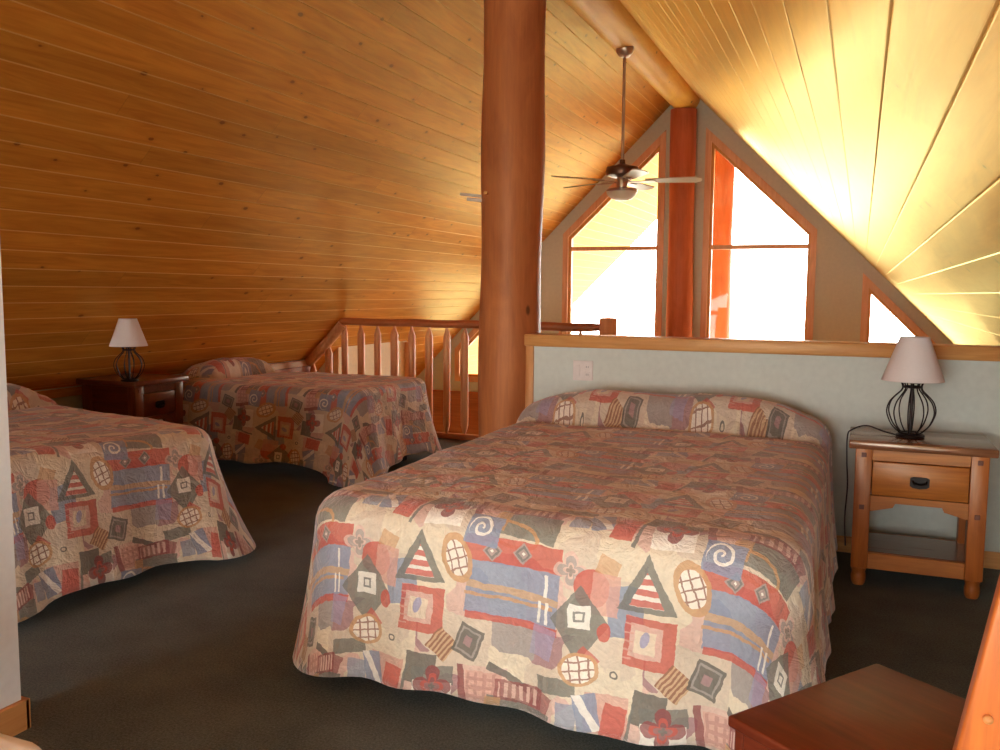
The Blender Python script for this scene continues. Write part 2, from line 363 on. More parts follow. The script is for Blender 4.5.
# ------------------------------------------------------------------ mesh helpers
def tag(o, label=None, cat=None, group=None, kind=None):
    if label: o['label'] = label
    if cat: o['category'] = cat
    if group: o['group'] = group
    if kind: o['kind'] = kind
    return o
def link(name, bm, mat, parent=None, smooth=False, loc=None):
    me = bpy.data.meshes.new(name); bmesh.ops.recalc_face_normals(bm, faces=bm.faces[:]); bm.to_mesh(me); bm.free()
    me.materials.append(mat)
    if smooth:
        for p in me.polygons: p.use_smooth = True
        if smooth != 'all':
            try: me.set_sharp_from_angle(angle=math.radians(40))
            except Exception: pass
    o = bpy.data.objects.new(name, me); COL.objects.link(o)
    if parent: o.parent = parent
    if loc: o.location = loc
    return o
def empty(name, loc, rz=0, label=None, cat=None, group=None, kind=None):
    o = bpy.data.objects.new(name, None); COL.objects.link(o); o.location = loc; o.rotation_euler = (0, 0, rz); o.empty_display_size = .1
    return tag(o, label, cat, group, kind)
def box(bm, x0, x1, y0, y1, z0, z1, bev=0.0, seg=2, mat=None):
    t = bmesh.new(); bmesh.ops.create_cube(t, size=1.0)
    for v in t.verts:
        v.co = Vector((x0 + (v.co.x + .5) * (x1 - x0), y0 + (v.co.y + .5) * (y1 - y0), z0 + (v.co.z + .5) * (z1 - z0)))
    if bev: bmesh.ops.bevel(t, geom=t.edges[:], offset=bev, segments=seg, affect='EDGES', profile=.5)
    if mat is not None: bmesh.ops.transform(t, matrix=mat, verts=t.verts[:])
    merge(bm, t); return bm
def merge(bm, t):
    me = bpy.data.meshes.new('tmp'); t.to_mesh(me); t.free(); bm.from_mesh(me); bpy.data.meshes.remove(me)
def B(): return bmesh.new()
def tube(bm, pts, radii, seg=16, cap=True, wob=None):
    pts = [Vector(p) for p in pts]; rings = []
    if not hasattr(radii, '__len__'): radii = [radii] * len(pts)
    up = None
    for i, p in enumerate(pts):
        a = pts[max(0, i - 1)]; b = pts[min(len(pts) - 1, i + 1)]; t = (b - a).normalized()
        if up is None: up = Vector((0, 0, 1)) if abs(t.z) < .9 else Vector((1, 0, 0))
        n = t.cross(up).normalized(); bi = n.cross(t).normalized(); up = bi
        r = radii[i]; ring = []
        for k in range(seg):
            th = 2 * math.pi * k / seg; rr = r * (1 + (wob(th, i) if wob else 0))
            ring.append(bm.verts.new(p + n * (math.cos(th) * rr) + bi * (math.sin(th) * rr)))
        rings.append(ring)
    for r0, r1 in zip(rings, rings[1:]):
        for k in range(seg): bm.faces.new((r0[k], r0[(k + 1) % seg], r1[(k + 1) % seg], r1[k]))
    if cap:
        bm.faces.new(rings[0]); bm.faces.new(rings[-1])
    return bm
def loop_tube(bm, pts, r, seg=8):
    pts = [Vector(p) for p in pts]; n = len(pts); rings = []
    for i, p in enumerate(pts):
        t = (pts[(i + 1) % n] - pts[i - 1]).normalized(); a = t.cross(Vector((0, 0, 1))).normalized(); b = a.cross(t)
        rings.append([bm.verts.new(p + a * math.cos(2 * math.pi * k / seg) * r + b * math.sin(2 * math.pi * k / seg) * r) for k in range(seg)])
    for i in range(n):
        r0, r1 = rings[i], rings[(i + 1) % n]
        for k in range(seg): bm.faces.new((r0[k], r0[(k + 1) % seg], r1[(k + 1) % seg], r1[k]))
def lathe(bm, prof, seg=32, c=(0, 0)):
    rings = []
    for r, z in prof:
        rings.append([bm.verts.new((c[0] + r * math.cos(2 * math.pi * k / seg), c[1] + r * math.sin(2 * math.pi * k / seg), z)) for k in range(seg)] if r > 1e-5 else [bm.verts.new((c[0], c[1], z))])
    for r0, r1 in zip(rings, rings[1:]):
        if len(r0) == 1 and len(r1) == 1: continue
        for k in range(seg):
            k2 = (k + 1) % seg
            if len(r0) == 1: bm.faces.new((r0[0], r1[k2], r1[k]))
            elif len(r1) == 1: bm.faces.new((r0[k], r0[k2], r1[0]))
            else: bm.faces.new((r0[k], r0[k2], r1[k2], r1[k]))
def plate(bm, loops, d0, d1, axis='Y'):
    """extrude a polygon with holes (2-D loops); axis = direction of thickness"""
    def P(a, b, d): return {'Y': (a, d, b), 'X': (d, a, b), 'Z': (a, b, d)}[axis]
    tri = geometry.tessellate_polygon([[Vector((a, b, 0)) for a, b in l] for l in loops])
    flat = [p for l in loops for p in l]
    f = [bm.verts.new(P(a, b, d0)) for a, b in flat]; k = [bm.verts.new(P(a, b, d1)) for a, b in flat]
    for t in tri:
        try: bm.faces.new([f[i] for i in t]); bm.faces.new([k[i] for i in reversed(t)])
        except ValueError: pass
    o = 0
    for l in loops:
        n = len(l)
        for i in range(n):
            j = (i + 1) % n; bm.faces.new((f[o + i], f[o + j], k[o + j], k[o + i]))
        o += n
    return bm
def struct(name, bm, mat, parent=None, smooth=False):
    o = link(name, bm, mat, parent, smooth)
    if not parent: o['kind'] = 'structure'
    return o

# ------------------------------------------------------------------ setting
APZ = 3.73
def roof(name, side):
    n = 43; bm = B(); L = n * BOARD; y0, y1 = -3.3, 14.3; gw, gd = .003, .0022
    prof = []
    rnd = random.Random(3 if side < 0 else 5)
    for i in range(n):
        h0 = rnd.uniform(-.0006, .0006); h1 = rnd.uniform(-.0006, .0006); x = i * BOARD
        prof += [(x, gd), (x + gw, h0), (x + gw + .002, h0 - .0003), (x + BOARD - gw - .002, h1 - .0003), (x + BOARD - gw, h1)]
    prof.append((L, gd))
    a = [bm.verts.new((x, y0, -z * 1.0 if False else z)) for x, z in prof]; b = [bm.verts.new((x, y1, z)) for x, z in prof]
    for i in range(len(prof) - 1): bm.faces.new((a[i], a[i + 1], b[i + 1], b[i]))
    T = .2
    c = [bm.verts.new(p) for p in ((0, y0, T), (L, y0, T), (0, y1, T), (L, y1, T))]
    bm.faces.new((c[0], c[1], c[3], c[2])); bm.faces.new((a[-1], c[1], c[3], b[-1])); bm.faces.new((a[0], c[0], c[2], b[0]))
    bm.faces.new([c[0], c[1]] + a[::-1]); bm.faces.new([c[2], c[3]] + b[::-1])
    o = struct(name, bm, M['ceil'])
    # local X runs down the slope, Y along the ridge, Z outward/up
    xd = Vector((side * math.cos(R45), 0, -math.sin(R45))); yd = Vector((0, 1, 0)); zd = Vector((side * math.sin(R45), 0, math.cos(R45)))
    o.matrix_world = Matrix(((xd.x, yd.x, zd.x, AX), (xd.y, yd.y, zd.y, 0), (xd.z, yd.z, zd.z, APZ), (0, 0, 0, 1)))
    return o
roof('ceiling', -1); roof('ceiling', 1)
# floors
bm = B(); plate(bm, [[(-5.72, -3.2), (1.78, -3.2), (1.78, 4.99), (-1.93, 4.99), (-1.93, 7.28), (-5.72, 7.28)]], -.3, 0.0, 'Z'); struct('floor', bm, M['carpet'])
bm = B(); box(bm, -5.9, 1.96, 4.0, 10.6, -2.85, -2.7); struct('floor_lower', bm, M['deck'])
bm = B(); box(bm, -60, 60, -40, 90, -3.3, -3.2); struct('ground', bm, M['ground'])
# half wall in front of the stair opening
bm = B(); box(bm, -1.80, .70, 4.86, 4.99, 0, 1.035); struct('wall_half', bm, M['paint'])
bm = B(); box(bm, -1.84, .668, 4.835, 5.015, 1.033, 1.103, .006); struct('trim_1', bm, M['cap'], smooth=True)
bm = B(); box(bm, -1.835, -1.785, 4.848, 5.0, 0, 1.033, .004); struct('trim_2', bm, M['capz'], smooth=True)
bm = B(); box(bm, -1.785, 1.06, 4.845, 4.86, 0, .085, .003); struct('baseboard_half', bm, M['cap'])
bm = B(); plate(bm, [[(.70, 0), (1.09, 0), (1.09, .676), (.70, 1.06)]], 4.86, 4.99, 'Y'); struct('wall_half_end', bm, M['paint'])
# knee walls
bm = B(); box(bm, -5.12, -5.02, -3.0, 7.28, 0, .70); struct('wall_left', bm, M['paint'])
bm = B(); box(bm, -5.02, -4.995, 1.9, 7.25, .615, .672, .003); struct('trim_3', bm, M['capy'])
bm = B(); box(bm, -5.02, -5.005, 1.9, 7.25, 0, .09, .003); struct('baseboard_left', bm, M['capy'])
bm = B(); plate(bm, [[(-3.0, 0), (4.99, 0), (4.99, .70), (-3.0, .70)], [(-1.1, .15), (.4, .15), (.4, .6), (-1.1, .6)]], 1.06, 1.16, 'X'); struct('wall_right', bm, M['paint'])
wn = empty('window_8', (0, 0, 0), kind='structure')  # unseen low window, added to go with the side fill light
bm = B(); plate(bm, [[(-1.18, .07), (.48, .07), (.48, .66), (-1.18, .66)], [(-1.09, .16), (.39, .16), (.39, .59), (-1.09, .59)]], 1.045, 1.06, 'X'); link('window_frame', bm, M['trim'], wn)
bm = B(); plate(bm, [[(-1.1, .15), (.4, .15), (.4, .6), (-1.1, .6)]], 1.12, 1.126, 'X'); link('pane', bm, M['glass'], wn)
bm = B(); box(bm, -5.02, -4.998, 6.35, 7.25, .09, .612, .003); struct('trim_7', bm, M['gwood'])
# partition end at lower left
bm = B(); plate(bm, [[(-2.45, 0), (-2.33, 0), (-2.33, 3.375), (-2.45, 3.255)]], -3.0, 1.82, 'Y'); struct('wall_partition', bm, M['white'])
bm = B(); box(bm, -2.33, -2.312, -2.9, 1.835, 0, .095, .003); box(bm, -2.465, -2.312, 1.82, 1.838, 0, .095, .003); struct('baseboard_partition', bm, M['capy'])
# lower storey walls
bm = B(); box(bm, -5.85, -5.7, 4.0, 10.6, -2.7, .02); struct('wall_lower_left', bm, M['gpaint'])
bm = B(); box(bm, 1.76, 1.9, 4.0, 10.6, -2.7, .02); struct('wall_lower_right', bm, M['gpaint'])
bm = B(); box(bm, -5.7, 1.76, 4.0, 4.1, -2.7, -.3); struct('wall_lower_back', bm, M['gpaint'])
# drywall bulkhead below the slope beyond the railing
bm = B(); plate(bm, [[(-5.60, -2.7), (-4.92, -2.7), (-4.92, .775), (-5.60, .1)]], 7.6, 9.06, 'Y'); struct('wall_bulkhead', bm, plain('yellow_lit_white_paint', (226, 206, 160), .7))  # white drywall, reflected yellow light put into its colour
bm = B(); box(bm, -4.93, -4.87, 9.0, 9.07, -.6, .76, .003); struct('trim_5', bm, M['trim'])

# gable wall with its windows
def tall(side, e):   # opening polygon grown by e
    x0, x1, zb = .325 - e, 1.385 + e, .22 - e
    zt0 = 3.02 + e * 1.6 + e * .95; zt1 = zt0 - (x1 - x0) * .95
    zt1 = 3.02 - (1.06) * .95 + e * .6; zt0 = zt1 + (x1 - x0) * .95
    p = [(x0, zb), (x1, zb), (x1, zt1), (x0, zt0)]
    return [(AX + side * a, b) for a, b in p]
def small(side, e):
    x0, x1, zb = 2.065 - e, 2.86 + e, .27 - e
    zt1 = 1.362 - .795 * 1.0 + e * .42; zt0 = zt1 + (x1 - x0)
    p = [(x0, zb), (x1, zb), (x1, zt1), (x0, zt0)]
    return [(AX + side * a, b) for a, b in p]
def low(side, e):
    x0, x1 = .30 - e, 2.0 + e
    return [(AX + side * a, b) for a, b in ((x0, -2.5 - e), (x1, -2.5 - e), (x1, -.72 + e), (x0, -.72 + e))]
GY = 10.4
outer = [(AX - 3.9, -2.7), (AX + 3.9, -2.7), (AX + 3.9, APZ - 3.86), (AX, APZ + .04), (AX - 3.9, APZ - 3.86)]
holes = [f(s, .04) for f in (tall, small, low) for s in (-1, 1)]
bm = B(); plate(bm, [outer] + holes, GY, GY + .16, 'Y'); struct('wall_far', bm, M['gpaint'])
k = 1
for f in (tall, small, low):
    for s in (-1, 1):
        wn = empty('window_%d' % k, (0, 0, 0), kind='structure'); k += 1
        bm = B(); plate(bm, [f(s, .095), f(s, .028)], GY - .02, GY, 'Y'); link('window_frame', bm, M['trim'], wn)
        bm = B(); plate(bm, [f(s, .0398), f(s, -.0)], GY + .04, GY + .1, 'Y'); link('window_sash', bm, M['sash'], wn)
        bm = B(); plate(bm, [f(s, -.0)], GY + .06, GY + .066, 'Y'); link('pane', bm, M['glass'], wn)
        if f is tall:
            a, b = sorted((AX + s * .325, AX + s * 1.385))
            bm = B(); box(bm, a, b, GY + .035, GY + .1, 1.865, 1.915, .004); link('mullion', bm, M['trim'], wn)
        if f is low:
            xm = AX + s * 1.15
            bm = B(); box(bm, xm - .06, xm + .06, GY + .03, GY + .1, -2.5, -.72, .004); link('mullion', bm, M['trim'], wn)
# wood band below the loft-level windows
bm = B(); box(bm, -5.69, AX - .16, GY - .03, GY, -.56, .045, .004); box(bm, AX + .16, 1.75, GY - .03, GY, -.56, .045, .004); struct('trim_6', bm, M['gwood'])
# rear wall; its window is unseen, added to frame the fill light
bm = B(); plate(bm, [[(AX - 3.1, 0), (AX + 3.1, 0), (AX + 3.1, APZ - 3.06), (AX, APZ + .04), (AX - 3.1, APZ - 3.06)], [(-1.75, .6), (-.05, .6), (-.05, 2.0), (-1.75, 2.0)]], -3.2, -3.08, 'Y'); struct('wall_rear', bm, M['white'])
wn = empty('window_7', (0, 0, 0), kind='structure')
bm = B(); plate(bm, [[(-1.84, .51), (.04, .51), (.04, 1.66), (-.36, 2.09), (-1.84, 2.09)], [(-1.73, .62), (-.07, .62), (-.07, 1.60), (-.45, 1.98), (-1.73, 1.98)]], -3.08, -3.06, 'Y'); link('window_frame', bm, M['trim'], wn)
bm = B(); plate(bm, [[(-1.75, .6), (-.05, .6), (-.05, 2.0), (-1.75, 2.0)]], -3.16, -3.155, 'Y'); link('pane', bm, M['glass'], wn)

# ------------------------------------------------------------------ logs
def wobf(seed, amp=.02):
    r = random.Random(seed); ph = [r.uniform(0, 6.28) for _ in range(6)]
    return lambda th, i: amp * (math.sin(2 * th + ph[0] + i * .15) * .6 + math.sin(3 * th + ph[1] - i * .22) * .5 + math.sin(5 * th + ph[2] + i * .4) * .25) 
def log(name, p0, p1, r0, r1, mat, seed, parent=None, n=40, seg=40, bend=.012, amp=.02):
    p0, p1 = Vector(p0), Vector(p1); r = random.Random(seed); a, b = r.uniform(0, 6), r.uniform(0, 6)
    o0 = p0.copy(); pts, rad = [], []
    side = (p1 - p0).cross(Vector((.3, .5, .81))).normalized()
    for i in range(n + 1):
        t = i / n; pts.append((p1 - p0) * t + side * bend * (math.sin(a + t * 5) - math.sin(a)))
        rad.append(r0 + (r1 - r0) * t + .006 * math.sin(b + t * 17) * (r0 / .18))
    bm = B(); tube(bm, pts, rad, seg, True, wobf(seed, amp)); return link(name, bm, mat, parent, True, o0)
o = log('log_post', (-2.03, 5.045, 0), (-1.995, 5.045, 3.46), .186, .192, M['log_red'], 11, amp=.012, bend=.004)
tag(o, 'thick reddish log post standing between the railing and the half wall', 'post')
o = log('log_post', (AX + .003, 10.24, -2.7), (AX + .003, 10.24, 3.44), .15, .145, M['log_gable'], 12, amp=.006)
tag(o, 'slim dark red log post against the gable wall between the two tall windows', 'post')
o = log('log_post', (AX, 13.2, -3.2), (AX, 13.2, 3.44), .17, .17, M['log_gable'], 13, amp=.006)
tag(o, 'sunlit orange log post outdoors, seen through the right tall window', 'post')
o = log('ridge_beam', (AX, -2.9, 3.60), (AX, 14.1, 3.60), .175, .175, M['log_ridge'], 14, n=80, amp=.015)
tag(o, 'pale round log ridge beam running along the ceiling peak', 'beam')

# ------------------------------------------------------------------ railing
rl = empty('railing', (-3.3, 7.2, 0), label='peeled log railing with spindle balusters at the far edge of the loft', cat='railing')
def rp(x, y, z): return (x + 3.3, y - 7.2, z)
bm = B(); tube(bm, [rp(-4.66 + i * (2.62 / 20), 7.2, 1.056 + .003 * math.sin(i * 1.3)) for i in range(21)], [.037] * 20 + [.03], 14, True, wobf(3, .05)); link('top_rail', bm, M['railx'], rl, True)
bm = B(); tube(bm, [rp(-4.60, 7.19, 1.03), rp(-4.80, 7.19, .83), rp(-5.0, 7.19, .64)], [.05, .052, .05], 14, True, wobf(4, .05)); link('sloping_rail', bm, M['rail'], rl, True)
bm = B(); box(bm, -5.0 + 3.3, -2.04 + 3.3, -.035, .035, .0, .05, .012); link('bottom_rail', bm, M['railx'], rl, True)
for i in range(-9, 8):
    x = -3.314 + .182 * i
    top = 1.03 if x > -4.62 else x + 5.70 - .09
    if top < .35 or x < -4.97: continue
    rr = random.Random(i + 50); r = .034 + rr.uniform(-.003, .004); tl = .07
    pts = [(x + 3.3, 0, .045), (x + 3.3, 0, .06), (x + 3.3, 0, .06 + tl), (x + 3.3 + rr.uniform(-.004, .004), 0, (top) / 2), (x + 3.3, 0, top - tl - .02), (x + 3.3, 0, top - .02), (x + 3.3, 0, top + .01)]
    bm = B(); tube(bm, pts, [.013, .014, r, r * 1.02, r, .013, .012], 12, True, wobf(i + 70, .04)); link('baluster', bm, M['rail'], rl, True)
bm = B(); tube(bm, [rp(-1.975, 7.19, 0), rp(-1.975, 7.19, .6), rp(-1.975, 7.19, 1.125), rp(-1.975, 7.19, 1.14)], [.078, .076, .075, .065], 20, True, wobf(9, .02)); link('newel_post', bm, M['rail'], rl, True)

# ------------------------------------------------------------------ outlet, bracket
ot = empty('wall_outlet', (-1.48, 4.86, .90), label='double ivory outlet and switch plate on the half wall above the large bed', cat='outlet')
bm = B(); box(bm, -.06, .06, -.008, 0, -.058, .058, .003); link('cover_plate', bm, M['plate'], ot)
for dz in (-.022, .022):
    bm = B(); box(bm, .012, .044, -.0105, -.008, dz - .014, dz + .014, .002); sk = link('socket', bm, M['plate'], ot)
    for sx_ in (.022, .033):
        bm = B(); box(bm, sx_ - .0015, sx_ + .0015, -.0109, -.0104, dz - .006, dz + .006); link('slot', bm, M['platedark'], sk)
bm = B(); box(bm, -.042, -.016, -.011, -.008, -.03, .03, .002); link('switch', bm, M['plate'], ot)
br = empty('metal_bracket', (-2.19, 4.95, 1.92), label='small silver metal bracket sticking out of the left side of the thick log post', cat='bracket')
bm = B(); box(bm, -.125, .03, -.012, .012, .005, .022, .004, mat=Matrix.Rotation(math.radians(7), 4, 'Y')); link('upper_bar', bm, M['grey'], br)
bm = B(); box(bm, -.075, .03, -.014, .014, -.022, -.002, .004, mat=Matrix.Rotation(math.radians(7), 4, 'Y')); link('lower_bar', bm, M['grey'], br)
bm = B(); tube(bm, [(0, 0, 0), (.0, -.04, .004)], [.009, .011], 12); o = link('wooden_peg', bm, M['cap'], None, True, (-2.10, 4.885, 1.935)); tag(o, 'short pale peg set in the front of the thick log post', 'peg')

# ------------------------------------------------------------------ ceiling fan
FX, FY, FZ = AX, 7.53, 2.32
fan = empty('ceiling_fan', (FX, FY, 3.43), label='five blade ceiling fan with bowl light hanging on a long rod from the ridge beam', cat='ceiling fan')
def fz(z): return z - 3.43
bm = B(); lathe(bm, [(0, .03), (.075, .03), (.078, .0), (.07, -.03), (.045, -.062), (.02, -.07), (0, -.07)]); link('canopy', bm, M['nickel'], fan, True)
bm = B(); tube(bm, [(0, 0, -.05), (0, 0, fz(2.47))], .0135, 14); link('down_rod', bm, M['nickel'], fan, True)
bm = B(); lathe(bm, [(0, fz(2.50)), (.022, fz(2.50)), (.026, fz(2.465)), (.075, fz(2.45)), (.135, fz(2.435)), (.145, fz(2.40)), (.135, fz(2.365)), (.085, fz(2.35)), (0, fz(2.35))]); link('motor_housing', bm, M['bronze'], fan, True)
bm = B(); lathe(bm, [(0, fz(2.35)), (.045, fz(2.35)), (.05, fz(2.32)), (.045, fz(2.26)), (.125, fz(2.252)), (.138, fz(2.24)), (.134, fz(2.226)), (0, fz(2.226))]); link('switch_housing', bm, M['nickel'], fan, True)
bm = B(); lathe(bm, [(.13, fz(2.232)), (.135, fz(2.222)), (.122, fz(2.195)), (.09, fz(2.168)), (.045, fz(2.152)), (0, fz(2.148))]); link('light_bowl', bm, M['bowl'], fan, True)
for i in range(5):
    a = math.radians(10 + 72 * i); Rm = Matrix.Rotation(a, 4, 'Z') @ Matrix.Rotation(math.radians(-11), 4, 'X')
    bm = B(); outl = []
    for k in range(9): outl.append((.22 + .012 * 0, 0)) if 0 else None
    L0, L1, w0, w1 = .20, .68, .045, .068
    top = [(L0, -w0), (L0 + .1, -w0 - .008), (L1 - .06, -w1), (L1 - .02, -w1 + .015), (L1, -w1 + .045), (L1, w1 - .045), (L1 - .02, w1 - .015), (L1 - .06, w1), (L0 + .1, w0 + .008), (L0, w0)]
    plate(bm, [top], -.004, .004, 'Z'); bmesh.ops.transform(bm, matrix=Matrix.Translation((0, 0, fz(FZ))) @ Rm, verts=bm.verts[:])
    bl = link('blade', bm, M['blade'], fan)
    bm = B(); plate(bm, [[(.04, -.012), (.16, -.014), (.27, -.03), (.29, 0), (.27, .03), (.16, .014), (.04, .012)]], -.012, -.0045, 'Z')
    bmesh.ops.transform(bm, matrix=Matrix.Translation((0, 0, fz(FZ))) @ Rm, verts=bm.verts[:]); link('blade_bracket', bm, M['nickel'], bl)

# ------------------------------------------------------------------ lamps
def lamp(loc, label, cord):
    t = empty('table_lamp', loc, label=label, cat='lamp', group=None)
    bm = B(); lathe(bm, [(0, 0), (.05, 0), (.055, .006), (.05, .014), (.02, .022), (0, .024)], 32); loop_tube(bm, [(.058 * math.cos(a * math.pi / 16), .058 * math.sin(a * math.pi / 16), .008) for a in range(32)], .0065); link('base', bm, M['iron'], t, True)
    bm = B(); tube(bm, [(0, 0, .02), (0, 0, .30)], .0075, 10); lathe(bm, [(0, .285), (.014, .285), (.016, .30), (.014, .34), (0, .345)], 16); link('pole', bm, M['iron'], t, True)
    bm = B()
    for i in range(10):
        a = 2 * math.pi * i / 10 + .15
        pr = [(.040, .018), (.055, .028), (.085, .060), (.104, .105), (.106, .135), (.094, .170), (.068, .200), (.048, .220), (.042, .240), (.050, .262)]
        # smooth the profile
        pts = []
        for j in range(len(pr) - 1):
            for q in range(3):
                u = q / 3; p0 = pr[max(j - 1, 0)]; p1 = pr[j]; p2 = pr[j + 1]; p3 = pr[min(j + 2, len(pr) - 1)]
                c = [.5 * (2 * p1[d] + (p2[d] - p0[d]) * u + (2 * p0[d] - 5 * p1[d] + 4 * p2[d] - p3[d]) * u * u + (3 * p1[d] - p0[d] - 3 * p2[d] + p3[d]) * u ** 3) for d in (0, 1)]
                pts.append((c[0] * math.cos(a), c[0] * math.sin(a), c[1]))
        pts.append((pr[-1][0] * math.cos(a), pr[-1][0] * math.sin(a), pr[-1][1])); bm = B(); tube(bm, pts, .0032, 6); link('cage_wire', bm, M['iron'], t, True)
    for r_, z_ in ((.041, .238), (.042, .020)):
        bm = B(); loop_tube(bm, [(r_ * math.cos(a * math.pi / 16), r_ * math.sin(a * math.pi / 16), z_) for a in range(32)], .0042); link('cage_ring', bm, M['iron'], t, True)
    bm = B(); loop_tube(bm, [(.05 * math.cos(a * math.pi / 16), .05 * math.sin(a * math.pi / 16), .262) for a in range(32)], .0042)
    for a in (0, math.pi / 2, math.pi, 3 * math.pi / 2): tube(bm, [(.05 * math.cos(a), .05 * math.sin(a), .262), (.0, .0, .275)], .003, 6)
    link('neck_ring', bm, M['iron'], t, True)
    bm = B(); lathe(bm, [(.136, .268), (.064, .472), (.0615, .472), (.133, .268), (.136, .268)], 48); sh = link('lamp_shade', bm, M['shade'], t, True)
    for r_, z_ in ((.135, .269), (.0635, .471)):
        bm = B(); loop_tube(bm, [(r_ * math.cos(a * math.pi / 24), r_ * math.sin(a * math.pi / 24), z_) for a in range(48)], .0018, 6); link('shade_rim', bm, M['plate'], sh, True)
    bm = B()
    for a in (.4, .4 + 2.094, .4 + 4.189): tube(bm, [(0, 0, .455), (.0625 * math.cos(a), .0625 * math.sin(a), .465)], .0015, 5)
    link('shade_holder', bm, M['iron'], t, True)
    if cord:
        c = [Vector(p) for p in cord]; pts = []
        for j in range(len(c) - 1):
            for q in range(6):
                u = q / 6; p0 = c[max(j - 1, 0)]; p1 = c[j]; p2 = c[j + 1]; p3 = c[min(j + 2, len(c) - 1)]
                pts.append(.5 * (2 * p1 + (p2 - p0) * u + (2 * p0 - 5 * p1 + 4 * p2 - p3) * u * u + (3 * p1 - p0 - 3 * p2 + p3) * u ** 3))
        pts.append(c[-1]); bm = B(); tube(bm, pts, .0035, 8); link('cord', bm, M['cord'], t, True)
    return t

# ------------------------------------------------------------------ night stands
def nightstand(loc, rz, W_, D_, H_, label, mats, over=.03):
    """front faces local -Y; origin at floor, centre of front"""
    mx, mz, mt = mats
    t = empty('nightstand', loc, rz, label=label, cat='nightstand')
    h = W_ / 2; lg = .072
    bm = B(); box(bm, -h - over, h + over, -over, D_ + .02, H_ - .036, H_, .006, 2); link('table_top', bm, mt, t, True)
    for sx in (-1, 1):
        for fy in (0, 1):
            xa = sx * h - (lg if sx > 0 else 0); ya = 0 if fy == 0 else D_ - lg
            bm = B(); box(bm, xa, xa + lg, ya, ya + lg, .085, H_ - .036, .004)
            lathe(bm, [(0, 0), (.024, 0), (.030, .01), (.033, .03), (.032, .05), (.029, .062), (.032, .07), (.034, .09), (0, .09)], 20, (xa + lg / 2, ya + lg / 2))
            leg = link('leg', bm, mz, t, True)
            if fy == 0:
                for z in (H_ - .066, H_ - .31):
                    bm = B(); box(bm, xa + lg / 2 - .011, xa + lg / 2 + .011, -.003, .004, z - .011, z + .011, .002); link('peg', bm, M['plug'], leg)
    bm = B(); box(bm, -h + lg, h - lg, .006, .03, H_ - .09, H_ - .036, .002); link('front_rail', bm, mx, t)
    bm = B(); box(bm, -h + lg + .003, h - lg - .003, .003, .35, H_ - .25, H_ - .094, .004); dr = link('drawer', bm, mx, t, True)
    bm = B(); zc = H_ - .175
    plate(bm, [[(-.04, zc - .018), (-.028, zc - .026), (0, zc - .03), (.028, zc - .026), (.04, zc - .018), (.04, zc + .018), (.028, zc + .024), (-.028, zc + .024), (-.04, zc + .018)]], -.003, .004, 'Y')
    tube(bm, [(-.028, -.003, zc + .006), (-.026, -.016, zc - .002), (0, -.02, zc - .008), (.026, -.016, zc - .002), (.028, -.003, zc + .006)], .005, 8); link('drawer_pull', bm, M['handle'], dr, True)
    a = h - lg; zt = H_ - .253
    bm = B(); plate(bm, [[(-a, zt), (-a, zt - .075), (-a + .095, zt - .05), (-a + .105, zt - .03), (a - .105, zt - .03), (a - .095, zt - .05), (a, zt - .075), (a, zt)]], .006, .028, 'Y'); link('arched_apron', bm, mx, t)
    for sx in (-1, 1):
        xo = sx * h - (.045 if sx > 0 else -.02)
        bm = B(); box(bm, xo, xo + .025, lg, D_ - lg, H_ - .30, H_ - .036, .002); link('side_panel', bm, mx, t)
        bm = B(); box(bm, xo, xo + .025, lg, D_ - lg, .09, .16, .002); link('side_rail', bm, mx, t)
    bm = B(); box(bm, -h + lg, h - lg, D_ - .03, D_ - .01, H_ - .30, H_ - .036, .002); link('back_panel', bm, mx, t)
    for ya in (.008, D_ - .033):
        bm = B(); box(bm, -h + lg, h - lg, ya, ya + .023, .085, .16, .003); link('shelf_rail', bm, mx, t)
    bm = B(); box(bm, -h + .03, h - .03, .03, D_ - .035, .145, .162, .002); link('shelf', bm, mt, t)
    return t
nightstand((.277, 4.30, 0), 0, .545, .42, .685, 'honey coloured wooden nightstand with drawer and open shelf, right of the large bed', (M['ns'], M['nsz'], M['nstop']))
nightstand((-4.43, 4.62, 0), math.radians(90), .44, .48, .74, 'dark nightstand in the shade between the two smaller beds', (M['nsd'], M['nsdz'], M['nsd']))
lamp((.237, 4.50, .685), 'wire cage lamp with beige shade on the honey coloured nightstand by the half wall',
     [(-.055, .0, .006), (-.11, .05, .012), (-.19, .09, .03), (-.255, .04, .012), (-.272, -.03, -.01), (-.27, -.05, -.12), (-.262, -.04, -.25), (-.268, .02, -.42), (-.26, .1, -.58)])
l2 = lamp((-4.475, 4.40, .74), 'wire cage lamp with white shade on the dark nightstand between the smaller beds', None); l2.scale = (.88, .88, .88)

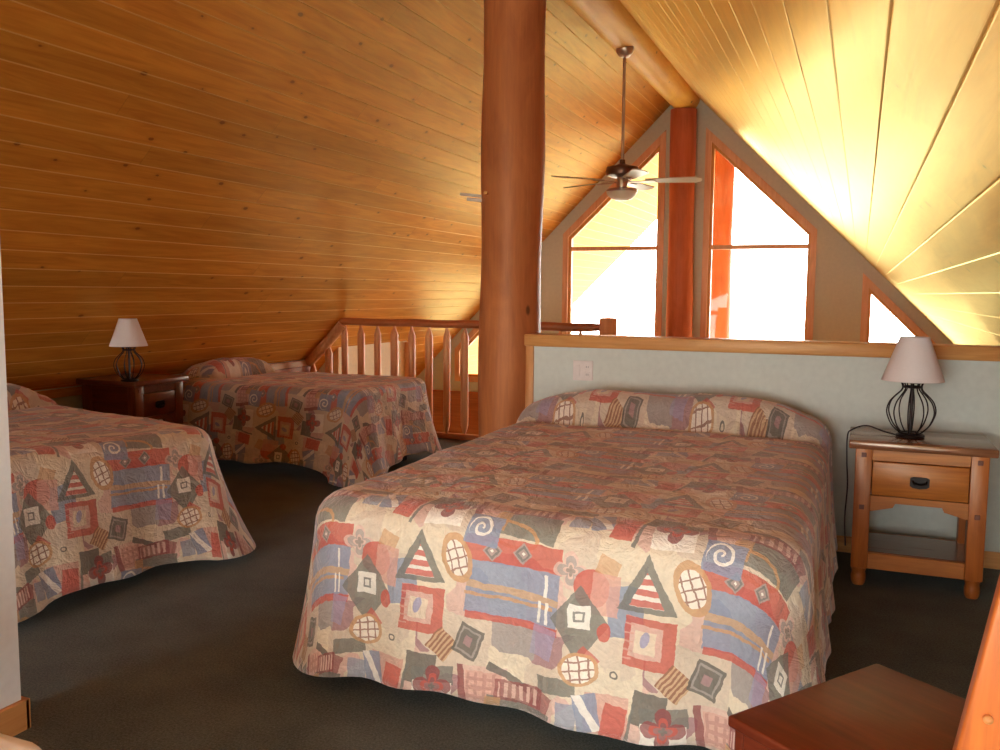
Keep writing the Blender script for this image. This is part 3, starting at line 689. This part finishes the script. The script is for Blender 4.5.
# ------------------------------------------------------------------ beds
def fnoise(x, seed=0):
    return math.sin(x * 1.0 + seed) * .5 + math.sin(x * 2.3 + seed * 1.7 + 1) * .3 + math.sin(x * 4.9 + seed * 2.3 + 2) * .2
def bed(loc, rz, W_, L_, top, pil, label, uvo, seed, corner=(.12, .10), hem=.05, flare=.10, corner_drop=.1, sheet=False, flip=1, lift=0.0, re=.10):
    """local: x across, y from foot (0) to head (L_), z up"""
    t = empty('bed', loc, rz, label=label, cat='bed')
    h = W_ / 2
    bm = B(); box(bm, -h + .05, h - .05, .06, L_ - .04, top - .29, top - .035, .11, 5); link('mattress', bm, M['linen'], t, True)
    bm = B(); box(bm, -h + .07, h - .07, .08, L_ - .06, top - .50, top - .29, .05, 3); link('box_spring', bm, M['linen'], t, True)
    for x in (-h + .12, h - .12):
        for y in (.2, L_ - .15):
            bm = B(); box(bm, x - .03, x + .03, y - .03, y + .03, 0, top - .495, .004); link('leg', bm, M['handle'], t)
    # perimeter samples
    rc = re + .08; per = []
    def arc(cx, cy, a0, a1, n=12):
        for i in range(n + 1):
            a = a0 + (a1 - a0) * i / n; per.append((cx + rc * math.cos(a), cy + rc * math.sin(a), math.cos(a), math.sin(a)))
    def line(x0, y0, x1, y1, nx, ny):
        d = math.hypot(x1 - x0, y1 - y0); n = int(d / .03)
        for i in range(1, n): per.append((x0 + (x1 - x0) * i / n, y0 + (y1 - y0) * i / n, nx, ny))
    pi = math.pi
    arc(-h + rc, rc, pi, 1.5 * pi); line(-h + rc, 0, h - rc, 0, 0, -1)
    arc(h - rc, rc, 1.5 * pi, 2 * pi); line(h, rc, h, L_ - rc, 1, 0)
    arc(h - rc, L_ - rc, 0, .5 * pi); line(h - rc, L_, -h + rc, L_, 0, 1)
    arc(-h + rc, L_ - rc, .5 * pi, pi); line(-h, L_ - rc, -h, rc, -1, 0)
    pts = []
    s = 0
    for i, p in enumerate(per):
        if i: s += math.hypot(p[0] - per[i - 1][0], p[1] - per[i - 1][1])
        pts.append((p, s))
    pv0, pd, ph, px0, px1 = pil      # pillow: start y, depth, height, x range
    def bumpz(x, y):
        z = 0.006 * fnoise(x * 5 + y * 3, seed) + .004 * fnoise(y * 9 - x * 4, seed + 2)
        if y > pv0 - .16:
            q = (y - pv0) / pd
            cx = (px0 + px1) / 2; hw = (px1 - px0) / 2; e = abs((x - cx) / hw)
            side = max(0.0, 1 - e ** 5) ** .7
            if q > 0:
                f = max(0.0, 1 - abs(2 * min(q, 1.0) - 1) ** 3.2) ** .55 if q < .5 else 1 - .25 * (min(q, 1.0) - .5) * 2
                z += ph * f * side * (1 + .06 * fnoise(x * 9, seed + 4))
            z -= .022 * math.exp(-((y - pv0 + .012) / .03) ** 2) * side
        # gentle sag towards the sides
        return z
    nr = 30; nd = 22
    bm = B(); uvl = bm.loops.layers.uv.new('UVMap'); uvm = {}
    spine0, spine1 = h, L_ - h
    def inner(p, k):
        px, py = p[0] - p[2] * re, p[1] - p[3] * re
        cy = min(max(py, spine0), spine1)
        f = k / nr
        return (px * f, cy + (py - cy) * f)
    rings = []
    for k in range(0, nr + 1):
        ring = []
        for (p, s_) in pts:
            x, y = inner(p, k / 1.0)
            z = top + bumpz(x, y)
            v = bm.verts.new((x, y, z)); uvm[v] = (x, y); ring.append(v)
        rings.append(ring)
    for k in range(1, nd + 1):
        ring = []
        for (p, s_) in pts:
            x, y, nx, ny = p
            # corner factor at the foot corners / head corners
            cf = math.exp(-((math.hypot(abs(x) - h, y) - .04) / .16) ** 2)
            head = max(0.0, min(1.0, (y - (L_ - .12)) / .08))
            zb = hem + .022 * fnoise(s_ * 3.1, seed) + lift * max(0, (x / h)) * (1 if ny < -.5 else 0) - corner_drop * cf
            zb = max(zb, .012) if head < .5 else max(zb, .25)
            tot = (top - re - zb) + re * pi / 2
            d = tot * k / nd
            if d < re * pi / 2:
                a = d / re; off = re * math.sin(a); dz = re * (1 - math.cos(a))
            else:
                off = re; dz = re + (d - re * pi / 2)
            q = d / tot
            fl = (flare * (.35 + .65 * q) * q + corner[0] * cf * q ** 1.6) * (1 - head)
            rip = (.020 * math.sin(s_ * 11 + seed + 1.5 * fnoise(s_ * 2, seed)) + .012 * math.sin(s_ * 23 + seed * 2)) * q ** 1.1 * (1 - head) * (1 - .2 * cf)
            o_ = (off - re) + fl + rip
            x2 = x + nx * o_; y2 = y + ny * o_
            z = top + bumpz(x - nx * re, y - ny * re) * max(0, 1 - d / .45) - dz
            v = bm.verts.new((x2, y2, max(z, .012))); uvm[v] = (x + nx * (d - re), y + ny * (d - re)); ring.append(v)
        rings.append(ring)
    n = len(pts)
    for r0, r1 in zip(rings, rings[1:]):
        for i in range(n):
            j = (i + 1) % n
            try: bm.faces.new((r0[i], r0[j], r1[j], r1[i]))
            except ValueError: pass
    for f in bm.faces:
        for l in f.loops:
            a = uvm[l.vert]; l[uvl].uv = ((a[0] + uvo[0]), (a[1] * flip + uvo[1]))
    bmesh.ops.remove_doubles(bm, verts=rings_inner(rings), dist=.0015)
    bs = link('bedspread', bm, M['spread'], t, 'all')
    mod = bs.modifiers.new('thickness', 'SOLIDIFY'); mod.thickness = .008; mod.offset = -1
    bs['label'] = 'patchwork print bedspread hanging to the carpet'
    if sheet:
        bm = B(); box(bm, h - .05, h + .012, .0, .3, .28, top - .08, .006); link('bed_sheet', bm, M['linen'], t)
    return t
def rings_inner(rings): return [v for v in rings[0] if v.is_valid]
# large bed, head against the half wall
bed((-.925, 2.42, 0), 0, 1.62, 2.41, .66, (2.0, .35, .165, -.80, .79), 'large bed with patchwork print spread, head against the half wall',
    (-.925 + 1.26, .10), 1.0, (.05, .1), .088, .05, .03, re=.10)
# two smaller beds with heads at the low slope on the left
bed((-3.04, 2.89, 0), math.radians(79), 1.16, 1.86, .675, (1.43, .34, .14, -.54, .54), 'small bed cut off by the left picture edge, nearest to the white wall end',
    (.2, .1), 2.4, (.12, .1), .09, .085, .05, flip=1, re=.08)
bed((-3.16, 5.66, 0), math.radians(90), 1.12, 1.80, .665, (1.44, .30, .13, -.30, .50), 'small bed beside the railing, beyond the dark nightstand',
    (.1, .45), 4.1, (.10, .1), .12, .07, .10, sheet=False, flip=1, lift=.0, re=.06)
# white bedding at the bottom left corner of the picture
t = empty('bed', (-1.75, -.3, 0), label='white bedding, only a corner showing at the bottom left edge', cat='bed')
bm = B(); box(bm, -.50, .56, -1.1, 1.30, .30, .615, .05, 4); link('white_duvet', bm, M['linen'], t, True)
bm = B(); box(bm, -.46, .48, -1.05, 1.2, .08, .30, .02); link('box_spring', bm, M['linen'], t)
for x in (-.4, .4):
    for y in (-1.0, 1.0):
        bm = B(); box(bm, x - .03, x + .03, y - .03, y + .03, 0, .085); link('leg', bm, M['handle'], t)

# ------------------------------------------------------------------ low table and leaning board, lower right
ang = math.atan2(.425, .302)
ch = empty('low_table', (-.229, 1.85, 0), ang, label='low reddish brown wooden table cut off by the bottom right corner', cat='table')
Wc = .52; Dc = .50
bm = B(); box(bm, 0, Wc, -Dc, 0, .424, .45, .007, 3); link('table_top', bm, M['seat'], ch, True)
for b_ in ((.012, Wc - .012, -.035, -.012), (.012, Wc - .012, -Dc + .012, -Dc + .035), (.012, .035, -Dc + .036, -.036), (Wc - .035, Wc - .012, -Dc + .036, -.036)):
    bm = B(); box(bm, *b_, .34, .424, .003); link('apron', bm, M['seat'], ch)
for x in (.036, Wc - .086):
    for y in (-.086, -Dc + .036):
        bm = B(); box(bm, x, x + .05, y, y + .05, 0, .423, .006); link('leg', bm, M['seatz'], ch, True)
bd = empty('leaning_board', (.056, 1.49, 0), 0, label='orange wooden board with a small peg, leaning beside the low table at right edge', cat='board')
bm = B(); box(bm, 0, .10, -.035, 0, .0, 1.36, .006, 3)
tl = math.radians(9.65)
bmesh.ops.transform(bm, matrix=Matrix.Rotation(tl, 4, 'Y'), verts=bm.verts[:])
zm = min(v.co.z for v in bm.verts)
bmesh.ops.translate(bm, vec=(0, 0, -zm), verts=bm.verts[:]); link('plank', bm, M['seatz'], bd, True)
bm = B(); lathe(bm, [(0, 0), (.007, 0), (.007, .007), (.004, .010), (0, .011)], 14)
bmesh.ops.transform(bm, matrix=Matrix.Translation((.148, -.034, .713)) @ Matrix.Rotation(math.radians(90), 4, 'X'), verts=bm.verts[:]); link('peg', bm, M['capz'], bd, True)

for o in bpy.data.objects:
    if o.parent is None and 'category' in o:
        base = o.name.split('.')[0]
        g_ = {'table_lamp': 'wire cage table lamps', 'nightstand': 'wooden nightstands', 'log_post': 'log posts under the ridge beam'}.get(base)
        if base == 'bed' and 'spread' in o['label'] or base == 'bed' and 'small' in o['label']: g_ = 'beds under patchwork print bedspreads'
        if g_: o['group'] = g_
